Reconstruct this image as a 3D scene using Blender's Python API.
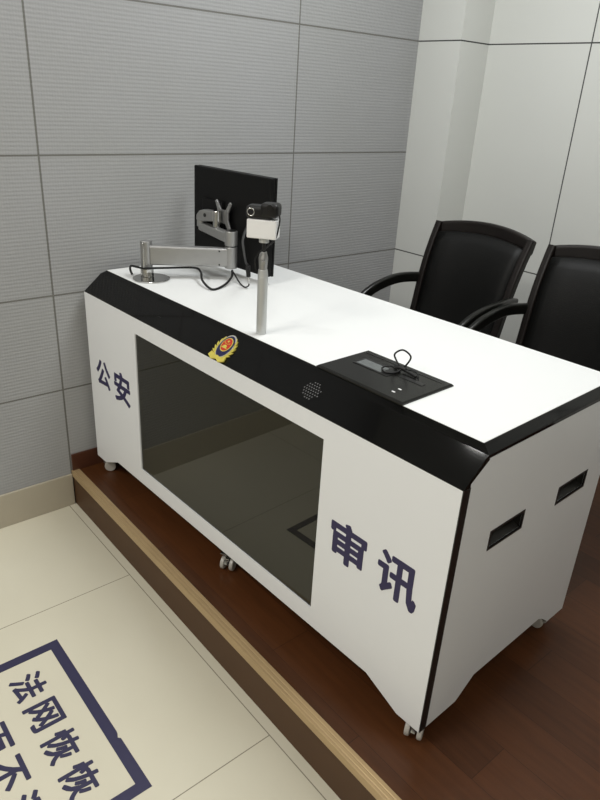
import bpy, bmesh, math, random
from mathutils import Vector, Matrix
random.seed(7)
PI = math.pi
for o in list(bpy.data.objects):
    bpy.data.objects.remove(o)
SC = bpy.context.scene
COL = SC.collection

# ------------------------------------------------------------------ camera
def make_camera():
    yaw, pitch, roll, f = 0.8506, -0.4308, 0.0595, 662.54
    fw = Vector((-math.sin(yaw)*math.cos(pitch), math.cos(yaw)*math.cos(pitch), math.sin(pitch)))
    r = fw.cross(Vector((0, 0, 1))).normalized()
    u = r.cross(fw)
    r2 = r*math.cos(roll)+u*math.sin(roll)
    u2 = -r*math.sin(roll)+u*math.cos(roll)
    cd = bpy.data.cameras.new('camera')
    cam = bpy.data.objects.new('camera', cd)
    COL.objects.link(cam)
    cd.sensor_fit = 'VERTICAL'
    cd.sensor_height = 24.0
    cd.lens = f/800*24.0
    cd.clip_start = 0.02
    m = Matrix((r2, u2, -fw)).transposed().to_4x4()
    m.translation = Vector((2.1986, -0.8967, 1.3743))
    cam.matrix_world = m
    SC.camera = cam
make_camera()

# ------------------------------------------------------------------ world, exposure, lamps
W = bpy.data.worlds.new('world')
SC.world = W
W.use_nodes = True
W.node_tree.nodes['Background'].inputs[0].default_value = (0.9, 0.95, 1, 1)
W.node_tree.nodes['Background'].inputs[1].default_value = 0.05
SC.view_settings.view_transform = 'Standard'
SC.view_settings.look = 'None'
SC.view_settings.gamma = 1.0
SC.view_settings.use_curve_mapping = False
SC.view_settings.exposure = 0.36

def area(name, loc, sx, sy, power, col=(1, 1, 1)):
    d = bpy.data.lights.new(name, 'AREA')
    d.shape = 'RECTANGLE'; d.size = sx; d.size_y = sy
    d.energy = power; d.color = col
    o = bpy.data.objects.new(name, d)
    o.location = loc
    COL.objects.link(o)
    return o
CEIL = 2.62
area('ceiling_lamp', (1.0, 0.75, CEIL-0.02), 0.9, 0.6, 24, (0.97, 0.99, 1.0))
area('ceiling_lamp', (2.6, 0.4, CEIL-0.02), 0.6, 0.6, 7, (0.97, 0.985, 1.0))
area('ceiling_lamp', (1.0, -1.9, CEIL-0.02), 0.9, 0.6, 36, (1, 0.97, 0.93))
area('ceiling_lamp', (3.0, -1.9, CEIL-0.02), 0.6, 0.6, 18, (1, 0.97, 0.93))
area('ceiling_spot', (0.62, -0.53, CEIL-0.02), 0.10, 0.10, 3, (1, 0.99, 0.96))

# ------------------------------------------------------------------ materials
def mat(name, col, rough=0.5, metal=0.0, spec=0.5, coat=0.0, emit=None, noise=0.0, nscale=8.0, bump=0.0, bscale=200.0, trans=0.0):
    m = bpy.data.materials.new(name)
    m.use_nodes = True
    nt = m.node_tree
    b = nt.nodes['Principled BSDF']
    b.inputs['Base Color'].default_value = (*col, 1)
    b.inputs['Roughness'].default_value = rough
    b.inputs['Metallic'].default_value = metal
    b.inputs['Specular IOR Level'].default_value = spec
    b.inputs['Coat Weight'].default_value = coat
    b.inputs['Coat Roughness'].default_value = 0.03
    if trans: b.inputs['Transmission Weight'].default_value = trans
    tc = nt.nodes.new('ShaderNodeTexCoord')
    if noise > 0:
        n = nt.nodes.new('ShaderNodeTexNoise'); n.inputs['Scale'].default_value = nscale
        n.inputs['Detail'].default_value = 4
        nt.links.new(tc.outputs['Object'], n.inputs['Vector'])
        mx = nt.nodes.new('ShaderNodeMix'); mx.data_type = 'RGBA'
        mx.inputs[6].default_value = (*[c*(1-noise) for c in col], 1)
        mx.inputs[7].default_value = (*[min(1, c*(1+noise)) for c in col], 1)
        nt.links.new(n.outputs['Fac'], mx.inputs[0])
        nt.links.new(mx.outputs[2], b.inputs['Base Color'])
    if bump > 0:
        n2 = nt.nodes.new('ShaderNodeTexNoise'); n2.inputs['Scale'].default_value = bscale
        nt.links.new(tc.outputs['Object'], n2.inputs['Vector'])
        bp = nt.nodes.new('ShaderNodeBump'); bp.inputs['Strength'].default_value = bump
        bp.inputs['Distance'].default_value = 0.002
        nt.links.new(n2.outputs['Fac'], bp.inputs['Height'])
        nt.links.new(bp.outputs['Normal'], b.inputs['Normal'])
    return m

class NB:
    """tiny node-maths builder"""
    def __init__(s, m):
        s.nt = m.node_tree
        s.b = s.nt.nodes['Principled BSDF']
        g = s.nt.nodes.new('ShaderNodeNewGeometry')
        sp = s.nt.nodes.new('ShaderNodeSeparateXYZ')
        s.nt.links.new(g.outputs['Position'], sp.inputs[0])
        s.P = g.outputs['Position']
        s.x, s.y, s.z = sp.outputs
    def m(s, op, a, b=None, c=None):
        n = s.nt.nodes.new('ShaderNodeMath'); n.operation = op
        for i, v in enumerate((a, b, c)):
            if v is None: continue
            if isinstance(v, (int, float)): n.inputs[i].default_value = v
            else: s.nt.links.new(v, n.inputs[i])
        return n.outputs[0]
    def line(s, coord, pos, hw):       # 1 on the line
        return s.m('LESS_THAN', s.m('ABSOLUTE', s.m('SUBTRACT', coord, pos)), hw)
    def lines(s, items):
        r = None
        for c, p, hw in items:
            l = s.line(c, p, hw)
            r = l if r is None else s.m('MAXIMUM', r, l)
        return r
    def noise(s, scale, detail=3, vec=None, stretch=None):
        n = s.nt.nodes.new('ShaderNodeTexNoise')
        n.inputs['Scale'].default_value = scale; n.inputs['Detail'].default_value = detail
        v = vec or s.P
        if stretch:
            mp = s.nt.nodes.new('ShaderNodeMapping'); mp.inputs['Scale'].default_value = stretch
            s.nt.links.new(v, mp.inputs[0]); v = mp.outputs[0]
        s.nt.links.new(v, n.inputs['Vector'])
        return n.outputs['Fac']
    def mix(s, f, a, b):
        n = s.nt.nodes.new('ShaderNodeMix'); n.data_type = 'RGBA'
        for i, v in ((0, f), (6, a), (7, b)):
            if isinstance(v, tuple): n.inputs[i].default_value = (*v, 1)
            elif isinstance(v, (int, float)): n.inputs[i].default_value = v
            else: s.nt.links.new(v, n.inputs[i])
        return n.outputs[2]
    def bump(s, h, strength, dist):
        n = s.nt.nodes.new('ShaderNodeBump'); n.inputs['Strength'].default_value = strength
        n.inputs['Distance'].default_value = dist
        s.nt.links.new(h, n.inputs['Height']); s.nt.links.new(n.outputs[0], s.b.inputs['Normal'])
    def out(s, col): s.nt.links.new(col, s.b.inputs['Base Color'])

# ribbed grey acoustic tiles (left wall)
def m_wall_left():
    m = mat('ribbed_grey_tile', (0.3, 0.3, 0.29), 0.75, spec=0.3); n = NB(m)
    per = 0.0122
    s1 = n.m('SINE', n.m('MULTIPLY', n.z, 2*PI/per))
    s2 = n.m('SINE', n.m('MULTIPLY', n.y, 2*PI/0.0085))
    nz = n.noise(60, 4, stretch=(1, 1.0, 2.5))
    h = n.m('ADD', n.m('MULTIPLY', s1, 0.5), n.m('ADD', n.m('MULTIPLY', s2, 0.09), n.m('MULTIPLY', nz, 1.9)))
    j = n.lines([(n.y, -0.097, 0.0032), (n.y, 0.947, 0.0028), (n.z, 0.345, 0.0028), (n.z, 0.70, 0.0028),
                 (n.z, 1.156, 0.0028), (n.z, 1.619, 0.0028), (n.z, 2.08, 0.0028), (n.y, -1.14, 0.003), (n.y, -2.18, 0.003)])
    hh = n.m('SUBTRACT', h, n.m('MULTIPLY', j, 6.0))
    n.bump(hh, 0.40, 0.0010)
    big = n.noise(2.2, 2)
    base = n.mix(big, (0.300, 0.305, 0.296), (0.338, 0.342, 0.350))
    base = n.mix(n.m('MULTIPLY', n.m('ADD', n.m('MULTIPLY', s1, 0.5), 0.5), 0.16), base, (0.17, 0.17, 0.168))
    n.out(n.mix(n.m('MULTIPLY', j, 0.75), base, (0.08, 0.075, 0.06)))
    return m
def m_wall_white(name, joints):
    m = mat(name, (0.6, 0.6, 0.57), 0.55, spec=0.3); n = NB(m)
    j = n.lines([(getattr(n, c), p, 0.0027) for c, p in joints])
    big = n.noise(1.5, 2)
    base = n.mix(big, (0.555, 0.565, 0.535), (0.59, 0.60, 0.57))
    n.bump(n.m('SUBTRACT', n.m('MULTIPLY', n.noise(40), 0.1), n.m('MULTIPLY', j, 3.0)), 0.4, 0.001)
    n.out(n.mix(n.m('MULTIPLY', j, 0.93), base, (0.02, 0.02, 0.02)))
    return m
def m_floor():
    m = mat('cream_floor_tile', (0.6, 0.55, 0.42), 0.18, spec=0.5); n = NB(m)
    it = [(n.y, -0.122-0.787*k, 0.0014) for k in range(4)]
    xs = n.lines([(n.x, 0.487+0.787*k, 0.0014) for k in range(-1, 6)])
    xs = n.m('MULTIPLY', xs, n.m('LESS_THAN', n.y, -0.122))
    j = n.m('MAXIMUM', n.lines(it), xs)
    big = n.m('ADD', n.m('MULTIPLY', n.noise(5, 5), 0.6), n.m('MULTIPLY', n.noise(0.9, 2), 0.4))
    base = n.mix(big, (0.54, 0.51, 0.40), (0.62, 0.59, 0.475))
    n.out(n.mix(n.m('MULTIPLY', j, 0.75), base, (0.12, 0.10, 0.07)))
    return m
def m_wood(name, c1, c2, rough, pw=0.125, pl=0.9, axis='x'):
    m = mat(name, c1, rough, spec=0.3); n = NB(m)
    u, v = (n.x, n.y) if axis == 'x' else (n.y, n.z)
    row = n.m('FLOOR', n.m('DIVIDE', n.m('ADD', v, 10.03), pw))
    off = n.m('FRACT', n.m('MULTIPLY', row, 0.37))
    uu = n.m('ADD', n.m('DIVIDE', n.m('ADD', u, 10.0), pl), off)
    cell = n.m('FLOOR', uu)
    rnd = n.m('FRACT', n.m('MULTIPLY', n.m('SINE', n.m('ADD', n.m('MULTIPLY', row, 12.9898), n.m('MULTIPLY', cell, 78.233))), 43.758))
    grain = n.noise(9, 6, stretch=(0.6, 7, 7) if axis == 'x' else (7, 0.6, 7))
    fine = n.noise(40, 4, stretch=(0.5, 8, 8) if axis == 'x' else (8, 0.5, 8))
    f = n.m('ADD', n.m('MULTIPLY', rnd, 0.35), n.m('ADD', n.m('MULTIPLY', grain, 0.6), n.m('MULTIPLY', fine, 0.2)))
    f = n.m('SUBTRACT', f, 0.15)
    base = n.mix(f, c1, c2)
    fv = n.m('FRACT', n.m('DIVIDE', n.m('ADD', v, 10.03), pw))
    jv = n.m('LESS_THAN', fv, 0.012)
    ju = n.m('LESS_THAN', n.m('FRACT', uu), 0.0022)
    j = n.m('MAXIMUM', jv, ju)
    n.out(n.mix(n.m('MULTIPLY', j, 0.6), base, tuple(c*0.3 for c in c1)))
    n.bump(n.m('SUBTRACT', n.m('MULTIPLY', fine, 0.4), j), 0.15, 0.0006)
    return m

M = {}
M['wall_left'] = m_wall_left()
M['wall_back'] = m_wall_white('white_wall_panel', [('z', 0.70), ('z', 1.619), ('x', 0.678), ('x', 1.83), ('x', 2.98)])
M['pilaster'] = m_wall_white('white_pilaster_panel', [('z', 0.70), ('z', 1.619)])
M['plain'] = mat('plain_plaster', (0.42, 0.41, 0.37), 0.7, noise=0.04)
M['ceil'] = mat('ceiling_white', (0.75, 0.75, 0.73), 0.8, noise=0.02)
M['floor'] = m_floor()
M['skirt_tile'] = mat('cream_skirting_tile', (0.40, 0.36, 0.28), 0.3, noise=0.06)
M['wood'] = m_wood('reddish_brown_laminate', (0.032, 0.0108, 0.0036), (0.108, 0.038, 0.0125), 0.34)
M['riser'] = mat('brown_riser_board', (0.078, 0.040, 0.019), 0.5, spec=0.2, noise=0.1, nscale=12)
M['woodskirt'] = mat('dark_wood_skirting', (0.07, 0.025, 0.013), 0.35, noise=0.25, nscale=25)
M['bronze'] = mat('bronze_edging', (0.48, 0.345, 0.185), 0.36, metal=0.4, noise=0.08)
M['white'] = mat('white_painted_steel', (0.74, 0.755, 0.765), 0.35, noise=0.02, nscale=3)
M['worktop'] = mat('white_worktop', (0.72, 0.73, 0.72), 0.38, noise=0.01)
M['gloss'] = mat('gloss_black_panel', (0.003, 0.003, 0.003), 0.06, spec=0.22, noise=0.1)
M['matteblk'] = mat('black_edge', (0.008, 0.008, 0.008), 0.35, noise=0.1)
M['glass'] = mat('smoked_black_glass', (0.016, 0.0155, 0.010), 0.02, spec=0.44, noise=0.05)
M['dark'] = mat('dark_recess', (0.010, 0.009, 0.007), 0.4, noise=0.1)
M['navy'] = mat('navy_lettering', (0.022, 0.017, 0.070), 0.5, noise=0.08, nscale=40)
M['navyfloor'] = mat('navy_floor_vinyl', (0.026, 0.024, 0.062), 0.45, noise=0.1, nscale=30)
M['chrome'] = mat('chrome', (0.55, 0.55, 0.54), 0.12, metal=1.0, noise=0.02)
M['alu'] = mat('brushed_aluminium', (0.36, 0.36, 0.355), 0.35, metal=0.75, noise=0.05, nscale=30, bump=0.05)
M['polealu'] = mat('satin_pole', (0.52, 0.53, 0.52), 0.35, metal=0.5, noise=0.04)
M['cable'] = mat('black_cable_rubber', (0.006, 0.006, 0.006), 0.5, spec=0.3, noise=0.1)
M['monitor'] = mat('black_monitor_plastic', (0.004, 0.004, 0.004), 0.45, spec=0.18, noise=0.1, bump=0.1)
M['screen'] = mat('black_screen', (0.008, 0.008, 0.01), 0.1, noise=0.05)
M['camwhite'] = mat('white_plastic', (0.78, 0.78, 0.77), 0.4, noise=0.02)
M['camblack'] = mat('black_plastic', (0.006, 0.006, 0.006), 0.38, spec=0.35, noise=0.1)
M['lens'] = mat('lens_glass', (0.01, 0.01, 0.012), 0.03, noise=0.05)
M['lcd'] = mat('grey_display', (0.12, 0.13, 0.13), 0.2, noise=0.08, nscale=60)
M['markwhite'] = mat('plain_white', (0.75, 0.75, 0.75), 0.5, noise=0.02)
M['leather'] = mat('black_leather', (0.0028, 0.0028, 0.0025), 0.5, spec=0.18, noise=0.15, bump=0.35, bscale=300)
M['darkwood'] = mat('black_brown_wood', (0.006, 0.004, 0.0033), 0.4, spec=0.3, noise=0.3, nscale=12)
M['armpad'] = mat('black_arm_paint', (0.006, 0.006, 0.005), 0.3, spec=0.35, noise=0.1)
M['gold'] = mat('gold_enamel', (0.72, 0.62, 0.12), 0.3, metal=0.4, noise=0.15, nscale=150)
M['red'] = mat('red_enamel', (0.48, 0.025, 0.015), 0.3, noise=0.05)
M['blue'] = mat('blue_enamel', (0.012, 0.012, 0.06), 0.3, noise=0.05)
M['silver'] = mat('silver_enamel', (0.6, 0.6, 0.55), 0.3, metal=0.5, noise=0.05)
M['wheel'] = mat('translucent_wheel', (0.42, 0.40, 0.36), 0.3, noise=0.05)

# ------------------------------------------------------------------ mesh helpers
def obj(name, bm, m, parent=None, smooth=False, bevel=0, seg=2, sub=0, loc=None, rot=None):
    bmesh.ops.recalc_face_normals(bm, faces=bm.faces)
    me = bpy.data.meshes.new(name)
    bm.to_mesh(me); bm.free()
    me.materials.append(m)
    if smooth:
        for p in me.polygons: p.use_smooth = True
    o = bpy.data.objects.new(name, me)
    COL.objects.link(o)
    if parent: o.parent = parent
    if loc: o.location = loc
    if rot: o.rotation_euler = rot
    if bevel:
        b = o.modifiers.new('bevel', 'BEVEL'); b.width = bevel; b.segments = seg
        b.limit_method = 'ANGLE'; b.angle_limit = math.radians(35)
    if sub:
        s = o.modifiers.new('sub', 'SUBSURF'); s.levels = sub; s.render_levels = sub
    return o
def tag(o, label, cat, group=None):
    o['label'] = label; o['category'] = cat
    if group: o['group'] = group
    return o
def struct(o):
    o['kind'] = 'structure'; return o
def thing(name, label, cat, loc=(0, 0, 0), rz=0, group=None):
    o = bpy.data.objects.new(name, None); COL.objects.link(o)
    o.empty_display_size = 0.1
    o.location = loc; o.rotation_euler = (0, 0, rz)
    return tag(o, label, cat, group)
def box(bm, x0, x1, y0, y1, z0, z1, mtx=None):
    v = [bm.verts.new(p) for p in ((x0, y0, z0), (x1, y0, z0), (x1, y1, z0), (x0, y1, z0),
                                   (x0, y0, z1), (x1, y0, z1), (x1, y1, z1), (x0, y1, z1))]
    for f in ((0, 3, 2, 1), (4, 5, 6, 7), (0, 1, 5, 4), (1, 2, 6, 5), (2, 3, 7, 6), (3, 0, 4, 7)):
        bm.faces.new([v[i] for i in f])
    if mtx is not None: bmesh.ops.transform(bm, matrix=mtx, verts=v)
    return bm
def B(*a, **k): return box(bmesh.new(), *a, **k)
def prism(bm, pts, a0, a1, axis='x', holes=()):
    """outline pts (2-D) extruded along an axis; x: pts=(y,z)  y: pts=(x,z)  z: pts=(x,y)"""
    def P(u, v, a):
        return {'x': (a, u, v), 'y': (u, a, v), 'z': (u, v, a)}[axis]
    rings = [pts]+list(holes)
    edges = []; lay = []
    for a in (a0, a1):
        rr = []
        for r in rings:
            vs = [bm.verts.new(P(u, v, a)) for u, v in r]
            rr.append(vs)
        lay.append(rr)
    for rr in lay:
        es = [bm.edges.new((vs[i], vs[(i+1) % len(vs)])) for vs in rr for i in range(len(vs))]
        if len(rings) == 1:
            bm.faces.new(rr[0])
        else:
            bmesh.ops.triangle_fill(bm, use_beauty=True, use_dissolve=False, edges=es)
    for k in range(len(rings)):
        a, b = lay[0][k], lay[1][k]
        for i in range(len(a)):
            j = (i+1) % len(a)
            bm.faces.new((a[i], a[j], b[j], b[i]))
    return bm
def cyl(bm, p0, p1, r0, r1=None, n=24, caps=True):
    if r1 is None: r1 = r0
    p0, p1 = Vector(p0), Vector(p1)
    d = (p1-p0).normalized()
    a = d.orthogonal().normalized(); b = d.cross(a)
    A = [bm.verts.new(p0+(a*math.cos(t)+b*math.sin(t))*r0) for t in [2*PI*i/n for i in range(n)]]
    Bv = [bm.verts.new(p1+(a*math.cos(t)+b*math.sin(t))*r1) for t in [2*PI*i/n for i in range(n)]]
    for i in range(n):
        bm.faces.new((A[i], A[(i+1) % n], Bv[(i+1) % n], Bv[i]))
    if caps:
        bm.faces.new(A[::-1]); bm.faces.new(Bv)
    return bm
def CY(*a, **k): return cyl(bmesh.new(), *a, **k)
def catmull(pts, k=8):
    P = [Vector(p) for p in pts]
    P = [P[0]*2-P[1]]+P+[P[-1]*2-P[-2]]
    out = []
    for i in range(1, len(P)-2):
        for j in range(k):
            t = j/k
            out.append(0.5*((2*P[i])+(P[i+1]-P[i-1])*t+(2*P[i-1]-5*P[i]+4*P[i+1]-P[i+2])*t*t+(3*P[i]-P[i-1]-3*P[i+1]+P[i+2])*t**3))
    out.append(P[-2])
    return out
def sweep(bm, path, sect, up=None, scale=None):
    """sweep a closed 2-D section along a path (parallel transport)"""
    n = len(path); rings = []
    nrm = None
    for i, p in enumerate(path):
        t = (path[min(i+1, n-1)]-path[max(i-1, 0)]).normalized()
        if up is not None:
            s = t.cross(Vector(up)).normalized(); nn = s.cross(t)
        else:
            if nrm is None: nrm = t.orthogonal().normalized()
            nrm = (nrm-t*nrm.dot(t)).normalized(); nn = nrm; s = t.cross(nn)
        k = scale(i/(n-1)) if scale else 1
        rings.append([bm.verts.new(p+s*(u*k)+nn*(v*k)) for u, v in sect])
    m = len(sect)
    for a, b in zip(rings, rings[1:]):
        for i in range(m):
            bm.faces.new((a[i], a[(i+1) % m], b[(i+1) % m], b[i]))
    bm.faces.new(rings[0][::-1]); bm.faces.new(rings[-1])
    return bm
def circ(r, n=10): return [(r*math.cos(2*PI*i/n), r*math.sin(2*PI*i/n)) for i in range(n)]
def rrect(w, h, r, k=4):
    o = []
    for cx, cy, a0 in ((w/2-r, h/2-r, 0), (-w/2+r, h/2-r, 90), (-w/2+r, -h/2+r, 180), (w/2-r, -h/2+r, 270)):
        for i in range(k+1):
            a = math.radians(a0+90*i/k); o.append((cx+r*math.cos(a), cy+r*math.sin(a)))
    return o
def tube(bm, pts, r, k=8, n=10): return sweep(bm, catmull(pts, k), circ(r, n))
def ring(bm, R, r, n=28, m=8, mtx=Matrix()):
    g = [[bm.verts.new(mtx @ Vector(((R+r*math.cos(b))*math.cos(a), (R+r*math.cos(b))*math.sin(a), r*math.sin(b))))
          for b in [2*PI*j/m for j in range(m)]] for a in [2*PI*i/n for i in range(n)]]
    for i in range(n):
        for j in range(m):
            bm.faces.new((g[i][j], g[(i+1) % n][j], g[(i+1) % n][(j+1) % m], g[i][(j+1) % m]))
    return bm

FONT = None
def glyph_bm(ch, size, bold, thick):
    """a character as a centred flat slab in its own x/y plane, thick in z, scaled so its em is size"""
    cu = bpy.data.curves.new('glyph', 'FONT')
    cu.body = ch; cu.size = 1.0; cu.offset = bold; cu.resolution_u = 3
    cu.extrude = 0.0
    to = bpy.data.objects.new('glyph', cu)
    COL.objects.link(to)
    dg = bpy.context.evaluated_depsgraph_get(); dg.update()
    me = bpy.data.meshes.new_from_object(to.evaluated_get(dg))
    bpy.data.objects.remove(to); bpy.data.curves.remove(cu)
    bm = bmesh.new(); bm.from_mesh(me); bpy.data.meshes.remove(me)
    xs = [v.co.x for v in bm.verts]; ys = [v.co.y for v in bm.verts]
    w = max(xs)-min(xs); h = max(ys)-min(ys)
    cx = (max(xs)+min(xs))/2; cy = (max(ys)+min(ys))/2
    return bm, cx, cy, w, h
def glyph(ch, w, h, bold, thick):
    """character fitted to a w x h box, centred on the origin"""
    bm, cx, cy, gw, gh = glyph_bm(ch, 1, 0, thick)
    bw_, bh_ = bold*w, bold*h
    for v in bm.verts:
        v.co.x = (v.co.x-cx)*(w-2*bw_)/gw; v.co.y = (v.co.y-cy)*(h-2*bh_)/gh; v.co.z = 0
    r = bmesh.ops.extrude_face_region(bm, geom=bm.faces[:])
    for v in r['geom']:
        if isinstance(v, bmesh.types.BMVert): v.co.z += thick
    # thicken the strokes: the same glyph shifted a little in every direction
    base = bm.copy(); me = bpy.data.meshes.new('tmp'); base.to_mesh(me); base.free()
    k0 = len(bm.verts)
    for k in range(12):
        a = 2*PI*k/12
        bm.verts.ensure_lookup_table(); n0 = len(bm.verts)
        bm.from_mesh(me); bm.verts.ensure_lookup_table()
        for v in bm.verts[n0:]:
            v.co.x += bw_*math.cos(a); v.co.y += bh_*math.sin(a); v.co.z += 0.00002*(k+1) if v.co.z > thick/2 else 0
    bpy.data.meshes.remove(me)
    return bm

# ------------------------------------------------------------------ the room
XW = -0.034; YB = 1.832; ZF = -0.147; YP = -0.0975
XR = 3.9; YF = -3.1
struct(obj('floor', B(XW-0.1, XR+0.1, YF-0.1, YP+0.012, ZF-0.1, ZF), M['floor']))
struct(obj('platform', B(XW, XR, YP+0.028, YB, -0.05, 0.0), M['wood']))
struct(obj('platform_riser', B(XW, XR, YP+0.004, YP+0.030, ZF, -0.022), M['riser']))
bm = prism(bmesh.new(), [(YP, 0.0025), (YP+0.0065, 0.0025), (YP+0.008, 0.0008), (YP+0.0095, 0.0025), (YP+0.018, 0.0025), (YP+0.0195, 0.0008), (YP+0.021, 0.0025), (YP+0.0305, 0.0025), (YP+0.0305, -0.001), (YP+0.004, -0.001), (YP+0.004, -0.022), (YP, -0.022)], XW, XR, 'x')
struct(obj('trim_1', bm, M['bronze'], bevel=0.001))
struct(obj('wall_left', B(XW-0.1, XW, YF-0.1, YB+0.1, ZF-0.1, CEIL), M['wall_left']))
struct(obj('wall_back', B(XW, XR, YB, YB+0.1, ZF-0.1, CEIL), M['wall_back']))
struct(obj('pilaster', B(XW, 0.200, 1.636, YB, 0.0, CEIL), M['pilaster']))
struct(obj('wall_right', B(XR, XR+0.1, YF-0.1, YB+0.1, ZF-0.1, CEIL), M['plain']))
struct(obj('wall_front', B(XW-0.1, XR+0.1, YF-0.1, YF, ZF-0.1, CEIL), M['plain']))
struct(obj('ceiling', B(XW-0.1, XR+0.1, YF-0.1, YB+0.1, CEIL, CEIL+0.1), M['ceil']))
struct(obj('baseboard_left', B(XW, XW+0.010, YF, YP-0.001, ZF, -0.011), M['skirt_tile'], bevel=0.0015))
struct(obj('baseboard_platform', B(XW, XW+0.007, YP+0.004, 1.636, 0.0, 0.072), M['woodskirt'], bevel=0.002))
struct(obj('baseboard_back', B(0.2, XR, YB-0.009, YB, 0.0, 0.072), M['woodskirt'], bevel=0.002))

# ------------------------------------------------------------------ the interrogation desk
DR = 0.0317
L = 1.603; D = 0.66; HF = 0.711; CY1 = 0.067; ZP = 0.767; HT = 0.780; ZB = 0.056; ZN = 0.101
RI = 0.021; WY = 0.079
desk = thing('interrogation_desk', 'long white desk with glossy black sloped edge and smoked glass front on wooden platform', 'desk', (0, 0, 0), DR)
def place(o):      # puts a free-standing thing into the desk's own frame
    a = Vector(o.location); a.rotate(Matrix.Rotation(DR, 3, 'Z')); o.location = a
    o.rotation_euler.z += DR
    return o
# front panel
out = [(0, HF), (L-0.0015, HF), (L-0.0015, ZB), (1.534, ZB), (1.43, ZN), (0.17, ZN), (0.07, ZB), (0, ZB)]
win = [(0.349, 0.158), (1.224, 0.158), (1.224, 0.658), (0.349, 0.658)]
fp = obj('front_panel', prism(bmesh.new(), out, 0, 0.022, 'y', [win]), M['white'], desk)
obj('edge_strip', B(L-0.0015, L+0.0008, 0.0004, 0.0235, ZB+0.001, HF), M['matteblk'], desk)['label'] = 'black edge strip'
obj('glass_window', B(0.3485, 1.2245, 0.004, 0.010, 0.1575, 0.6585), M['glass'], desk)['label'] = 'smoked black glass'
obj('back_board', B(0.03, L-0.03, D-0.03, D-0.012, 0.12, 0.752), M['white'], desk)
obj('inner_board', B(0.03, L-0.03, 0.012, 0.0215, 0.12, 0.70), M['dark'], desk)
# end panels with grip slots
def end_panel(x0, x1, slots):
    o = [(0.0225, ZB), (0.0225, HF+0.012), (0.072, 0.7575), (D, 0.7575), (D, ZB), (0.575, ZB), (0.535, 0.088), (0.51, ZN), (0.205, ZN), (0.14, ZB)]
    hs = [[(a, 0.511), (b, 0.511), (b, 0.556), (a, 0.556)] for a, b in slots]
    p = obj('end_panel', prism(bmesh.new(), o, x0, x1, 'x', hs), M['white'], desk)
    for a, b in slots:
        bm = bmesh.new()
        xi = x1 if x1 > 1 else x0
        s = -1 if x1 > 1 else 1
        # a scooped black cup behind the slot
        n = 10
        prof = [(xi+s*0.0008, 0.5115), (xi+s*0.0008, 0.5555)]
        prof += [(xi+s*(0.004+0.030*math.sin(PI*i/n)), 0.5555-0.044*i/n) for i in range(n+1)]
        va = [bm.verts.new((x, a+0.0005, z)) for x, z in prof[2:]]
        vb = [bm.verts.new((x, b-0.0005, z)) for x, z in prof[2:]]
        for i in range(n): bm.faces.new((va[i], va[i+1], vb[i+1], vb[i]))
        bm.faces.new(va); bm.faces.new(vb[::-1])
        rim = bmesh.new()
        prism(rim, [(a-0.003, 0.508), (b+0.003, 0.508), (b+0.003, 0.559), (a-0.003, 0.559)], xi-s*0.0012, xi+s*0.003, 'x',
              [[(a+0.002, 0.5125), (b-0.002, 0.5125), (b-0.002, 0.5545), (a+0.002, 0.5545)]])
        g = obj('grip_cup', bm, M['dark'], p); g['label'] = 'black recessed grip'
        obj('grip_rim', rim, M['matteblk'], p)['label'] = 'black rim'
    return p
end_panel(L-0.020, L-0.0005, [(0.140, 0.272), (0.428, 0.566)])
end_panel(0.0005, 0.020, [(0.140, 0.272), (0.428, 0.566)])
# glossy sloped fascia and the bevelled black rim round the worktop
bm = prism(bmesh.new(), [(0.0, HF), (CY1, ZP), (CY1+0.008, ZP-0.012), (0.0225, HF+0.008), (0.0225, HF)], 0, L, 'x')
fas = obj('sloped_fascia', bm, M['gloss'], desk); fas['label'] = 'glossy black sloped fascia'
bm = bmesh.new()
lo = [(0, CY1+0.0005, ZP-0.009), (L, CY1+0.0005, ZP-0.009), (L, D, ZP-0.009), (0, D, ZP-0.009)]
mi = [(0, CY1, ZP), (L, CY1, ZP), (L, D, ZP), (0, D, ZP)]
hi = [(RI, WY, HT), (L-RI, WY, HT), (L-RI, D-0.004, HT), (RI, D-0.004, HT)]
R3 = [[bm.verts.new(p) for p in r] for r in (lo, mi, hi)]
for a, b in zip(R3, R3[1:]):
    for i in range(4): bm.faces.new((a[i], a[(i+1) % 4], b[(i+1) % 4], b[i]))
bm.faces.new(R3[0]); bm.faces.new(R3[2])
obj('worktop_rim', bm, M['gloss'], desk, bevel=0.0012)['label'] = 'black bevelled rim'
obj('worktop', B(RI+0.001, L-RI-0.001, WY+0.001, D-0.004, HT-0.004, HT+0.0012), M['worktop'], desk, bevel=0.0006)

# fascia frame: u along x, v up the slope
SL = math.atan2(ZP-HF, CY1)
def fas_mtx(x, t, lift=0.0):
    """matrix whose x/y lie on the slope at desk x and fraction t up it"""
    return Matrix.Translation((x, CY1*t-math.sin(SL)*lift, HF+(ZP-HF)*t+math.cos(SL)*lift)) @ Matrix.Rotation(SL, 4, 'X')
# loudspeaker grille: rows of little pale dots
bm = bmesh.new()
mt = fas_mtx(1.136, 0.52, 0.0004)
for i in range(-3, 4):
    for j in range(-3, 4):
        if i*i+j*j > 11: continue
        p = mt @ Vector((i*0.0078+(0.0039 if j % 2 else 0), j*0.0072, 0)); q = mt @ Vector((i*0.0078+(0.0039 if j % 2 else 0), j*0.0072, 0.0005))
        cyl(bm, p, q, 0.0019, n=8)
obj('speaker_grille', bm, mat('grille_hole', (0.10, 0.10, 0.10), 0.5, noise=0.1), fas)['label'] = 'grey dotted speaker grille'
bm = bmesh.new()
mt = fas_mtx(0.455, 0.45, 0.0004)
for i in (-1, 0, 1):
    cyl(bm, mt @ Vector((i*0.006, 0, 0)), mt @ Vector((i*0.006, 0, 0.0005)), 0.0014, n=8)
obj('microphone_holes', bm, M['dark'], fas)

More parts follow.
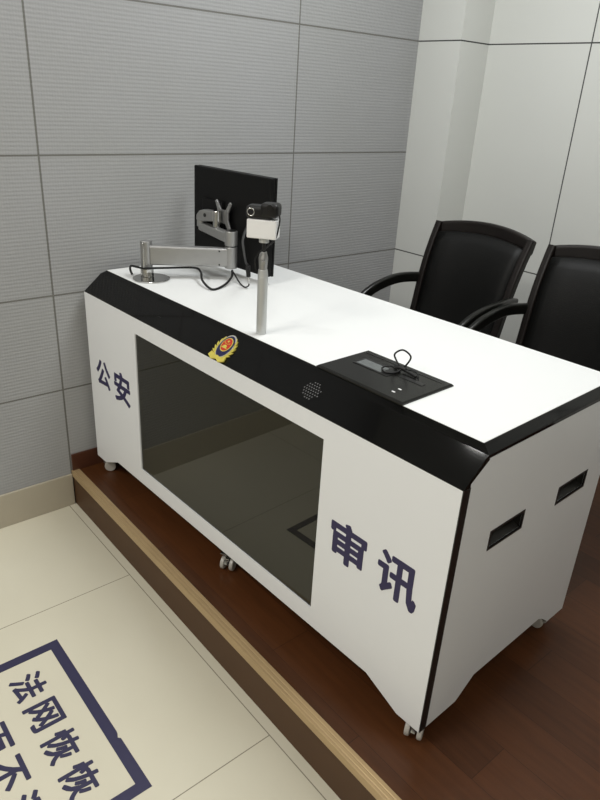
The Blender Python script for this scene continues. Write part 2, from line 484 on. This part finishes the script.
# police badge on the fascia
badge = obj('badge', bmesh.new(), M['gold'], desk); badge['label'] = 'gold, red and blue enamel police badge'
badge.matrix_local = fas_mtx(0.792, 0.47, 0.0006) @ Matrix.Diagonal((1.32, 1.16, 1.16, 1))
def flat(pts, z0, z1): return prism(bmesh.new(), pts, z0, z1, 'z')
def into(name, bm, m, par, bev=0): 
    o = obj(name, bm, m, par, bevel=bev); return o
bw = bmesh.new()
# wheat wreath: two arcs of grains, ribbon foot
for s in (-1, 1):
    for k in range(9):
        a = math.radians(-80+k*17)
        for rr_, ln in ((0.0285, 0.0085), (0.0245, 0.007)):
            cx, cy = s*math.cos(a)*rr_*0.90, math.sin(a)*rr_*1.12+0.001
            dx, dy = s*math.cos(a+0.9)*1.0, math.sin(a+0.9)
            nx, ny = -dy, dx
            prism(bw, [(cx-dx*ln, cy-dy*ln), (cx+nx*0.0028, cy+ny*0.0028), (cx+dx*ln, cy+dy*ln), (cx-nx*0.0028, cy-ny*0.0028)], 0.0, 0.002+0.0006*(k % 2), 'z')
bw.to_mesh(badge.data); bw.free()
into('badge_base', flat([(0.0215*math.cos(t)*(1.0 if math.sin(t) > 0 else 1.0-0.1*abs(math.sin(t))), 0.0335*math.sin(t)+0.006) for t in [2*PI*i/36 for i in range(36)]], 0.0005, 0.0026), M['silver'], badge)
into('badge_shield', flat([(0.0192*math.cos(t), 0.0300*math.sin(t)+0.006) for t in [2*PI*i/36 for i in range(36)]], 0.0008, 0.0032), M['blue'], badge)
into('badge_ring', flat([(0.0148*math.cos(t), 0.0195*math.sin(t)+0.0105) for t in [2*PI*i/36 for i in range(36)]], 0.001, 0.0038), M['gold'], badge)
into('badge_disc', flat([(0.0128*math.cos(t), 0.0172*math.sin(t)+0.0105) for t in [2*PI*i/36 for i in range(36)]], 0.001, 0.0043), M['red'], badge)
bs = bmesh.new()
def star(bm, x, y, r, z0, z1):
    prism(bm, [((r if i % 2 == 0 else r*0.42)*math.cos(PI/2+i*PI/5)+x, (r if i % 2 == 0 else r*0.42)*math.sin(PI/2+i*PI/5)+y) for i in range(10)], z0, z1, 'z')
star(bs, 0, 0.0195, 0.0042, 0.002, 0.0052)
for x, y in ((-0.0075, 0.0145), (-0.0032, 0.0125), (0.0032, 0.0125), (0.0075, 0.0145)): star(bs, x, y, 0.002, 0.002, 0.0051)
prism(bs, [(-0.0085, 0.0), (0.0085, 0.0), (0.0075, 0.003), (0.005, 0.003), (0.005, 0.0055), (0.0065, 0.0062), (0, 0.0095), (-0.0065, 0.0062), (-0.005, 0.0055), (-0.005, 0.003), (-0.0075, 0.003)], 0.002, 0.0051, 'z')
into('badge_emblem', bs, M['gold'], badge)
br = bmesh.new()
prism(br, [(-0.027, -0.030), (-0.024, -0.018), (-0.010, -0.025), (0, -0.022), (0.010, -0.025), (0.024, -0.018), (0.027, -0.030), (0.012, -0.037), (0, -0.031), (-0.012, -0.037)], 0.0012, 0.0045, 'z')
into('badge_ribbon', br, M['gold'], badge)

# lettering on the front
def letter_front(ch, xc, zc, w, h):
    bm = glyph(ch, w, h, 0.030, 0.0008)
    o = obj('lettering', bm, M['navy'], fp)
    o.matrix_local = Matrix.Translation((xc, 0.0002, zc)) @ Matrix.Rotation(PI/2, 4, 'X')
    o['label'] = 'navy blue character '+ch
letter_front('公', 0.103, 0.432, 0.104, 0.102)
letter_front('安', 0.240, 0.426, 0.112, 0.116)
letter_front('审', 0.1+1.230, 0.420, 0.116, 0.116)
letter_front('讯', 1.482, 0.420, 0.116, 0.118)

# castors
def castor(x, y, rz):
    e = bpy.data.objects.new('castor', None); COL.objects.link(e); e.parent = desk
    e.location = (x, y, 0); e.rotation_euler = (0, 0, rz)
    obj('mounting_plate', B(-0.024, 0.024, -0.024, 0.024, 0.0555, 0.0590), M['chrome'], e, bevel=0.001)
    bm = CY((0, 0, 0.046), (0, 0, 0.0555), 0.012)
    box(bm, -0.006, 0.006, -0.010, 0.028, 0.020, 0.047)
    obj('fork', bm, M['chrome'], e, bevel=0.002)
    for s in (-1, 1):
        bm = CY((s*0.0085, 0.014, 0.0215), (s*0.0215, 0.014, 0.0215), 0.0215, n=28)
        obj('wheel', bm, M['wheel'], e, smooth=False, bevel=0.004, seg=3)
    bm = bmesh.new()
    prism(bm, [(-0.006, 0.020), (0.012, 0.034), (0.030, 0.040), (0.040, 0.034), (0.038, 0.029), (0.016, 0.026)], -0.005, 0.005, 'x')
    for v in bm.verts: v.co.x *= 1.0
    obj('brake_lever', bm, M['chrome'], e)
for x, y, a in ((0.045, 0.045, 2.6), (L-0.036, 0.040, PI+0.44), (L-0.052, D-0.054, -PI/2), (0.06, D-0.07, 1.0), (0.80, 0.052, -2.6)):
    castor(x, y, a)
# the middle castor hangs from a bracket
obj('centre_bracket', B(0.77, 0.83, 0.030, 0.085, 0.0585, 0.125), M['matteblk'], desk)
obj('bottom_board', B(0.03, L-0.03, 0.024, D-0.03, 0.118, 0.130), M['dark'], desk)
for x, y in ((0.045, 0.05), (L-0.045, 0.05), (L-0.045, D-0.035), (0.06, D-0.07)):
    obj('castor_block', B(max(0.021, x-0.026), min(L-0.021, x+0.026), max(0.0235, y-0.026), y+0.026, 0.0585, 0.12), M['dark'], desk)

# ------------------------------------------------------------------ inset console panel
cp = place(thing('console_panel', 'flat black console pad with small grey display on the white worktop', 'console', (1.106, 0.077, HT)))
bm = bmesh.new()
W_, D_ = 0.270, 0.182
lo = [(0, -0.0015), (W_, -0.0015), (W_, D_), (0, D_)]
hi = [(0.004, 0.004), (W_-0.004, 0.004), (W_-0.004, D_-0.004), (0.004, D_-0.004)]
a = [bm.verts.new((x, y, 0.0012)) for x, y in lo]; b = [bm.verts.new((x, y, 0.0045)) for x, y in lo]; c = [bm.verts.new((x, y, 0.0075)) for x, y in hi]
for p, q in ((a, b), (b, c)):
    for i in range(4): bm.faces.new((p[i], p[(i+1) % 4], q[(i+1) % 4], q[i]))
bm.faces.new(a); bm.faces.new(c)
obj('cover_plate', bm, mat('satin_black_plate', (0.009, 0.009, 0.008), 0.25, spec=0.3, noise=0.1), cp)
def slab(x0, x1, y0, y1, z0, z1): return B(x0, x1, y0, y1, z0, z1)
obj('display', slab(0.044, 0.124, 0.090, 0.126, 0.007, 0.0082), M['lcd'], cp)['label'] = 'small grey display'
obj('display_frame', prism(bmesh.new(), [(0.038, 0.084), (0.150, 0.084), (0.150, 0.134), (0.038, 0.134)], 0.007, 0.0088, 'z', [[(0.044, 0.090), (0.124, 0.090), (0.124, 0.126), (0.044, 0.126)]]), M['matteblk'], cp)
obj('slot', slab(0.012, 0.250, 0.160, 0.164, 0.007, 0.0084), M['matteblk'], cp)
obj('card_slot', slab(0.165, 0.235, 0.108, 0.122, 0.007, 0.0086), M['matteblk'], cp)
for x, y in ((0.213, 0.028), (0.213, 0.050)):  # two small white bars on top of the pad
    obj('white_mark', slab(x, x+0.009, y, y+0.004, 0.007, 0.0081), M['markwhite'], cp)['label'] = 'small white mark'

# looped cable lying on the pad
tc = place(thing('coiled_cable', 'thin black cable tied in a small loop, lying on the flat console pad', 'cable', (1.252, 0.212, HT+0.008)))
bm = bmesh.new()
tube(bm, [(-0.005, -0.004, 0.003), (-0.020, -0.012, 0.010), (-0.030, -0.030, 0.006), (-0.012, -0.040, 0.003), (0.006, -0.022, 0.004), (0.003, 0.0, 0.008),
          (-0.014, 0.004, 0.018), (-0.026, 0.006, 0.034), (-0.006, 0.010, 0.050), (0.018, 0.012, 0.040), (0.012, 0.006, 0.018), (0.002, 0.0, 0.006)], 0.0022)
obj('loop', bm, M['cable'], tc, smooth=True)
obj('cable_tie', tube(bmesh.new(), [(-0.014, -0.004, 0.006), (0.0, 0.0, 0.009), (0.016, 0.004, 0.007)], 0.0052, n=12), M['cable'], tc, smooth=True)
bm = tube(bmesh.new(), [(0.010, 0.002, 0.006), (0.030, 0.000, 0.005), (0.052, -0.004, 0.004)], 0.0035)
obj('plug', bm, M['cable'], tc, smooth=True)
bm = tube(bmesh.new(), [(0.012, 0.006, 0.006), (0.028, 0.016, 0.008), (0.045, 0.012, 0.004), (0.056, 0.002, 0.003)], 0.0014)
obj('loose_end', bm, M['cable'], tc, smooth=True)

# ------------------------------------------------------------------ monitor arm
ma = place(thing('articulated_stand', 'silver articulated monitor arm on a round base plate, on the left end of the worktop', 'monitor arm', (0.190, 0.150, HT+0.0012)))
# everything below is relative to the arm's base, in the desk's frame
bm = bmesh.new(); cyl(bm, (0.015, 0, 0), (0.015, 0, 0.006), 0.062, n=40)
obj('base_plate', bm, M['chrome'], ma, bevel=0.002)
obj('column', CY((-0.012, 0, 0.006), (-0.012, 0, 0.125), 0.0195, n=32), M['alu'], ma, smooth=False, bevel=0.002)
obj('column_clamp', CY((-0.012, 0, 0.006), (-0.012, 0, 0.034), 0.0225, n=32), M['chrome'], ma, bevel=0.002)
JX, JY = 0.150, 0.232          # elbow
A0 = Vector((-0.012, 0, 0)); A1 = Vector((JX, JY, 0))
d = (A1-A0).normalized(); s = Vector((-d.y, d.x, 0))
def bar(bm, p, q, hw, z00, z01, z10, z11):
    p = Vector(p); q = Vector(q); dd = (q-p); dd.z = 0; dd.normalize(); ss = Vector((-dd.y, dd.x, 0))*hw
    vs = []
    for c, za, zb in ((p, z00, z01), (q, z10, z11)):
        for sg, z in ((-1, za), (1, za), (1, zb), (-1, zb)):
            v = c+ss*sg; vs.append(bm.verts.new((v.x, v.y, z)))
    for f in ((0, 1, 2, 3), (7, 6, 5, 4), (0, 4, 5, 1), (1, 5, 6, 2), (2, 6, 7, 3), (3, 7, 4, 0)):
        bm.faces.new([vs[i] for i in f])
    return bm
obj('lower_arm', bar(bmesh.new(), A0+d*0.01, A1-d*0.006, 0.017, 0.046, 0.112, 0.046, 0.108), M['alu'], ma, bevel=0.006, seg=3)
obj('elbow', CY((JX, JY, 0.040), (JX, JY, 0.113), 0.0215, n=32), M['alu'], ma, bevel=0.002)
obj('elbow_gap', CY((JX, JY, 0.113), (JX, JY, 0.117), 0.0195, n=32), M['matteblk'], ma)
obj('upper_elbow', CY((JX, JY, 0.117), (JX, JY, 0.166), 0.0215, n=32), M['alu'], ma, bevel=0.002)
obj('elbow_cap', CY((JX, JY, 0.166), (JX, JY, 0.168), 0.0175, n=32), M['matteblk'], ma)
EX, EY = -0.036, 0.238
HX = 0.020
obj('upper_arm', bar(bmesh.new(), (EX, EY, 0), (JX-0.01, JY, 0), 0.015, 0.138, 0.166, 0.124, 0.158), M['alu'], ma, bevel=0.005, seg=3)
# tilting head
bm = CY((EX, EY, 0.150), (EX, EY, 0.180), 0.016, n=28)
obj('head_pivot', bm, M['alu'], ma, bevel=0.002)
bm = bmesh.new()
prism(bm, [(-0.016, 0.170), (-0.014, 0.190), (0.004, 0.206), (0.028, 0.213), (0.090, 0.216), (0.090, 0.182), (0.020, 0.170)], EY-0.014, EY+0.014, 'y')
bmesh.ops.translate(bm, verts=bm.verts, vec=(EX, 0, 0))
obj('tilt_head', bm, M['alu'], ma, bevel=0.005, seg=3)
obj('tilt_bolt', CY((EX+0.042, EY-0.0165, 0.196), (EX+0.042, EY-0.013, 0.196), 0.0065, n=20), M['matteblk'], ma)
bm = CY((EX+0.094, EY, 0.162), (EX+0.094, EY, 0.218), 0.0135, n=28)
obj('tilt_pin', bm, M['chrome'], ma, bevel=0.002)
# cross-shaped mounting bracket against the monitor's back
bm = bmesh.new()
cx, cz = EX+0.104, 0.199
pts = [(-0.046, 0.046), (-0.038, 0.052), (-0.014, 0.022), (0.014, 0.022), (0.038, 0.052), (0.046, 0.046), (0.028, 0.012), (0.028, -0.012), (0.046, -0.046), (0.038, -0.052), (0.012, -0.024), (-0.012, -0.024), (-0.038, -0.052), (-0.046, -0.046), (-0.030, -0.012), (-0.030, 0.012)]
prism(bm, [(cx+x, cz+z) for x, z in pts], EY+0.018, EY+0.024, 'y')
obj('mounting_bracket', bm, M['alu'], ma, bevel=0.001)
for sx in (-1, 1):
    for sz in (-1, 1):
        obj('bracket_screw', CY((cx+sx*0.038, EY+0.0145, cz+sz*0.045), (cx+sx*0.038, EY+0.018, cz+sz*0.045), 0.003, n=12), M['alu'], ma)
for t, zz in ((0.86, 0.100), (0.86, 0.054)):
    p = A0.lerp(A1, t)
    obj('arm_screw', CY((p-s*0.0185)+Vector((0, 0, zz)), (p-s*0.0165)+Vector((0, 0, zz)), 0.003, n=12), M['matteblk'], ma)
obj('clamp_handle', tube(bmesh.new(), [(-0.012+0.024, -0.022, 0.045), (0.016, -0.027, 0.05), (0.016, -0.027, 0.118), (0.0, -0.024, 0.124)], 0.0022), M['chrome'], ma, smooth=True)

# ------------------------------------------------------------------ monitor
YM = 0.4245
MC = (0.271, YM, 0.970)
mo = place(thing('monitor', 'black flat computer monitor seen from behind, held up by the silver arm', 'monitor', MC))
mo.rotation_euler = (-0.012, -0.0, DR+0.055)
W2, H2 = 0.405/2, 0.318/2
bm = prism(bmesh.new(), [(-W2, -H2), (W2, -H2), (W2, H2), (-W2, H2)], 0.0, 0.022, 'y')
obj('rear_shell', bm, M['monitor'], mo, bevel=0.004, seg=3)
bm = prism(bmesh.new(), [(-0.14, -0.055), (-0.03, -0.055), (-0.03, 0.055), (-0.14, 0.055)], -0.0095, 0.002, 'y')
obj('mounting_pad', bm, M['monitor'], mo, bevel=0.002)
bm = prism(bmesh.new(), [(-W2, -H2), (W2, -H2), (W2, H2), (-W2, H2)], 0.0215, 0.030, 'y', [[(-W2+0.014, -H2+0.018), (W2-0.014, -H2+0.018), (W2-0.014, H2-0.014), (-W2+0.014, H2-0.014)]])
obj('bezel', bm, M['monitor'], mo)
obj('screen', prism(bmesh.new(), [(-W2+0.013, -H2+0.017), (W2-0.013, -H2+0.017), (W2-0.013, H2-0.013), (-W2+0.013, H2-0.013)], 0.022, 0.027, 'y'), M['screen'], mo)

# ------------------------------------------------------------------ cables of the arm
cb = place(thing('monitor_cable', 'black cable running under the silver monitor arm and sagging in a loop above the worktop', 'cable', (0.19, 0.15, HT)))
bm = tube(bmesh.new(), [(-0.062, -0.030, 0.004), (-0.070, -0.032, 0.020), (-0.055, -0.036, 0.036), (-0.015, -0.036, 0.041), (0.012, -0.022, 0.041), (0.040, 0.040, 0.0405), (0.083, 0.125, 0.0405),
                       (0.120, 0.128, 0.034), (0.170, 0.102, 0.018), (0.235, 0.095, 0.0055), (0.222, 0.150, 0.0075), (0.190, 0.205, 0.020), (0.166, 0.226, 0.036)], 0.0038)
obj('long_cable', bm, M['cable'], cb, smooth=True)
bm = tube(bmesh.new(), [(0.160, 0.230, 0.036), (0.190, 0.226, 0.018), (0.222, 0.218, 0.006), (0.262, 0.208, 0.0035), (0.279, 0.210, 0.012), (0.281, 0.210, 0.022)], 0.0024)
obj('short_cable', bm, M['cable'], cb, smooth=True)
obj('metal_plug', CY((0.281, 0.210, 0.020), (0.2785, 0.210, 0.042), 0.0045, n=16), M['chrome'], cb, bevel=0.001)
bm = tube(bmesh.new(), [(0.2785, 0.210, 0.042), (0.275, 0.210, 0.062), (0.278, 0.208, 0.078)], 0.0075, n=12)
obj('cable_connector', bm, M['cable'], cb, smooth=True)

# ------------------------------------------------------------------ camera pole and camera
cs = place(thing('camera_pole', 'slim silver upright pole standing on the worktop, beneath the white boxed camera', 'camera stand', (0.843, 0.115, HT+0.0012)))
obj('pole', CY((0, 0, 0), (0, 0, 0.158), 0.0138, n=28), M['polealu'], cs, smooth=False, bevel=0.001)
obj('collar', CY((0, 0, 0.158), (0, 0, 0.176), 0.0138, 0.0120, n=28), M['polealu'], cs, bevel=0.0008)
bm = CY((0, 0, 0.176), (0, 0, 0.206), 0.0105, 0.0125, n=24); cyl(bm, (0, 0, 0.206), (0, 0, 0.222), 0.0125, 0.0085, n=24)
obj('ball_socket', bm, M['alu'], cs, bevel=0.001)
obj('neck', CY((0, 0, 0.222), (0, 0, 0.250), 0.0045, n=16), M['matteblk'], cs)
obj('mount_plate', CY((0, 0, 0.246), (0, 0, 0.2565), 0.013, n=24), M['polealu'], cs, bevel=0.001)
obj('locking_knob', CY((0.008, -0.006, 0.198), (0.020, -0.016, 0.198), 0.006, n=16), M['alu'], cs, bevel=0.001)
wc = place(thing('webcam', 'black camera with silver lens ring on a white box, on top of the silver pole', 'camera', (0.843, 0.115, 1.0390)))
wc.rotation_euler.z += 0.62
bm = B(-0.041, 0.036, -0.021, 0.021, 0.0, 0.047)
obj('white_housing', bm, M['camwhite'], wc, bevel=0.003, seg=3)
bm = B(-0.045, 0.026, -0.022, 0.022, 0.0475, 0.080)
obj('camera_body', bm, M['camblack'], wc, bevel=0.010, seg=4)
bm = B(-0.006, 0.040, -0.026, 0.020, 0.054, 0.088)
obj('camera_clip', bm, M['camblack'], wc, bevel=0.009, seg=4)
mt = Matrix.Translation((-0.030, -0.023, 0.065)) @ Matrix.Rotation(PI/2, 4, 'X')
obj('lens_ring', ring(bmesh.new(), 0.0088, 0.0016, mtx=mt), M['chrome'], wc, smooth=True)['label'] = 'silver lens ring'
obj('lens', CY((-0.030, -0.0235, 0.065), (-0.030, -0.020, 0.065), 0.008, n=24), M['lens'], wc)
bm = CY((0.020, -0.030, 0.080), (0.020, -0.024, 0.080), 0.008, n=24)
obj('focus_knob', bm, M['camblack'], wc, bevel=0.001)
cc = place(thing('camera_cable', 'black cable leading off the camera past the silver pole and in front of the monitor', 'cable', (0.842, 0.115, HT)))
bm = tube(bmesh.new(), [(0.028, 0.026, 0.318), (0.036, 0.020, 0.300), (0.037, 0.008, 0.262), (0.022, -0.010, 0.238), (0.004, -0.019, 0.222), (-0.008, -0.021, 0.198), (-0.002, -0.020, 0.172)], 0.0020)
obj('cable', bm, M['cable'], cc, smooth=True)
bm = tube(bmesh.new(), [(-0.024, 0.016, 0.290), (-0.070, 0.015, 0.282), (-0.104, 0.025, 0.264), (-0.199, 0.085, 0.209), (-0.272, 0.145, 0.160), (-0.351, 0.215, 0.099), (-0.372, 0.240, 0.082)], 0.0036)
obj('cable_branch', bm, M['cable'], cc, smooth=True)

# ------------------------------------------------------------------ chairs
def make_chair():
    t = thing('office_chair', '', 'chair')
    # local frame: x across, faces -y, origin on the floor below the backrest top
    HWB, HWT = 0.192, 0.210
    def by(z): return -0.19+0.19*max(0, (z-0.42))/0.56+0.012*math.sin((z-0.42)/0.56*PI*2)
    # padded back (curved sheet with thickness)
    nz, nx = 14, 10
    bm = bmesh.new(); F = []; Bk = []
    for side, st in ((0, F), (1, Bk)):
        for i in range(nz+1):
            z = 0.44+(0.930-0.44)*i/nz
            hw = HWB+(HWT-HWB)*i/nz-0.022
            row = []
            for j in range(nx+1):
                u = -1+2*j/nx
                curve = 0.030*(1-u*u)
                y = by(z)+curve
                e = min(1, (1-abs(u))*5)*min(1, min(i, nz-i)/1.2)
                y += (-0.016*e-0.004) if side == 0 else 0.014
                row.append(bm.verts.new((u*hw, y, z+0.016*(1-u*u)*(i/nz))))
            st.append(row)
    for g in (F, Bk):
        for i in range(nz):
            for j in range(nx): bm.faces.new((g[i][j], g[i][j+1], g[i+1][j+1], g[i+1][j]))
    for i in range(nz):
        for j in (0, nx): bm.faces.new((F[i][j], F[i+1][j], Bk[i+1][j], Bk[i][j]))
    for j in range(nx):
        for i in (0, nz): bm.faces.new((F[i][j], F[i][j+1], Bk[i][j+1], Bk[i][j]))
    obj('backrest', bm, M['leather'], t, smooth=True)
    for s in (-1, 1):
        path = [Vector((s*(HWB+(HWT-HWB)*(z-0.42)/0.56-0.010), by(z)+0.002, z)) for z in [0.40+0.563*i/16 for i in range(17)]]
        obj('side_rail', sweep(bmesh.new(), path, rrect(0.030, 0.026, 0.006), up=(1, 0, 0)), M['darkwood'], t, smooth=False, bevel=0.001)
    path = [Vector((u*(HWT-0.010), 0.0+0.030*(1-u*u), 0.937+0.024*(1-u*u))) for u in [-1+i/8 for i in range(17)]]
    obj('crest_rail', sweep(bmesh.new(), path, rrect(0.026, 0.054, 0.009), up=(0, 0, 1)), M['darkwood'], t)
    # seat
    bm = prism(bmesh.new(), rrect(0.41, 0.42, 0.06, 6), 0.395, 0.455, 'z')
    bmesh.ops.translate(bm, verts=bm.verts, vec=(0, -0.245, 0))
    obj('seat', bm, M['leather'], t, bevel=0.018, seg=4)
    # armrests
    for s in (-1, 1):
        ax = s*0.222
        pts = [(s*0.194, -0.030, 0.690), (s*0.206, -0.090, 0.702), (ax, -0.17, 0.705), (ax, -0.25, 0.698), (ax, -0.33, 0.676), (ax, -0.395, 0.632), (ax, -0.435, 0.54), (ax, -0.445, 0.37)]
        pts = [(x, y+ARM_DY, z+ARM_DZ) for i, (x, y, z) in enumerate(pts)]
        obj('armrest', sweep(bmesh.new(), catmull(pts, 6), rrect(0.038, 0.022, 0.008), up=(1, 0, 0), ), M['armpad'], t, bevel=0.001)
    # bow-shaped steel base
    for s in (-1, 1):
        pts = [(s*0.180, -0.42, 0.40), (s*0.180, -0.45, 0.25), (s*0.180, -0.46, 0.05), (s*0.180, -0.43, 0.016), (s*0.175, -0.30, 0.014), (s*0.160, -0.20, 0.014), (s*0.14, -0.15, 0.014)]
        obj('leg', sweep(bmesh.new(), catmull(pts, 8), circ(0.0135, 14)), M['armpad'], t, smooth=True)
    obj('floor_bar', CY((-0.14, -0.15, 0.014), (0.14, -0.15, 0.014), 0.0135), M['armpad'], t)
    obj('seat_frame', B(-0.205, 0.205, -0.42, -0.10, 0.375, 0.397), M['armpad'], t, bevel=0.004)
    return t
ARM_DY, ARM_DZ = 0.0, 0.056
c1 = make_chair()
CHY = 1.20
c1.location = (0.768, CHY, -0.0)
c1['label'] = 'black office chair nearer the corner pilaster, its left armrest showing behind the worktop'
c1['group'] = 'black office chairs behind the desk'
c2 = c1.copy(); COL.objects.link(c2)
for ch in list(c1.children):
    k = ch.copy(); COL.objects.link(k); k.parent = c2
c2.location = (1.248, CHY, 0)
c2['label'] = 'black office chair cut by the right edge of the photo'

# ------------------------------------------------------------------ floor lettering
fd = thing('floor_decal', 'navy blue rectangular frame with two lines of characters, stuck on the cream floor tiles', 'floor sign', (0.92, -0.60, ZF))
fx0, fx1, fy0, fy1, lw = -0.293, 0.294, -0.175, 0.170, 0.029
bm = prism(bmesh.new(), [(fx0, fy0), (fx1, fy0), (fx1, fy1), (0.130, fy1), (0.124, fy1-0.006), (0.112, fy1-0.001), (0.104, fy1), (fx0, fy1)], 0.0, 0.0008, 'z', [[(fx0+lw, fy0+lw), (fx1-lw, fy0+lw), (fx1-lw, fy1-lw), (fx0+lw, fy1-lw)]])
obj('border', bm, M['navyfloor'], fd)
def fl(ch, x, y, w, h):
    o = obj('lettering', glyph(ch, w, h, 0.027, 0.0007), M['navyfloor'], fd, loc=(x-0.92, y+0.60, 0.0001))
    o['label'] = 'navy blue character '+ch
for i, ch in enumerate('法网恢恢'): fl(ch, 0.749+0.115*i, -0.557, 0.088, 0.088)
for i, ch in enumerate('疏而不漏'): fl(ch, 0.749+0.115*i, -0.690, 0.088, 0.088)
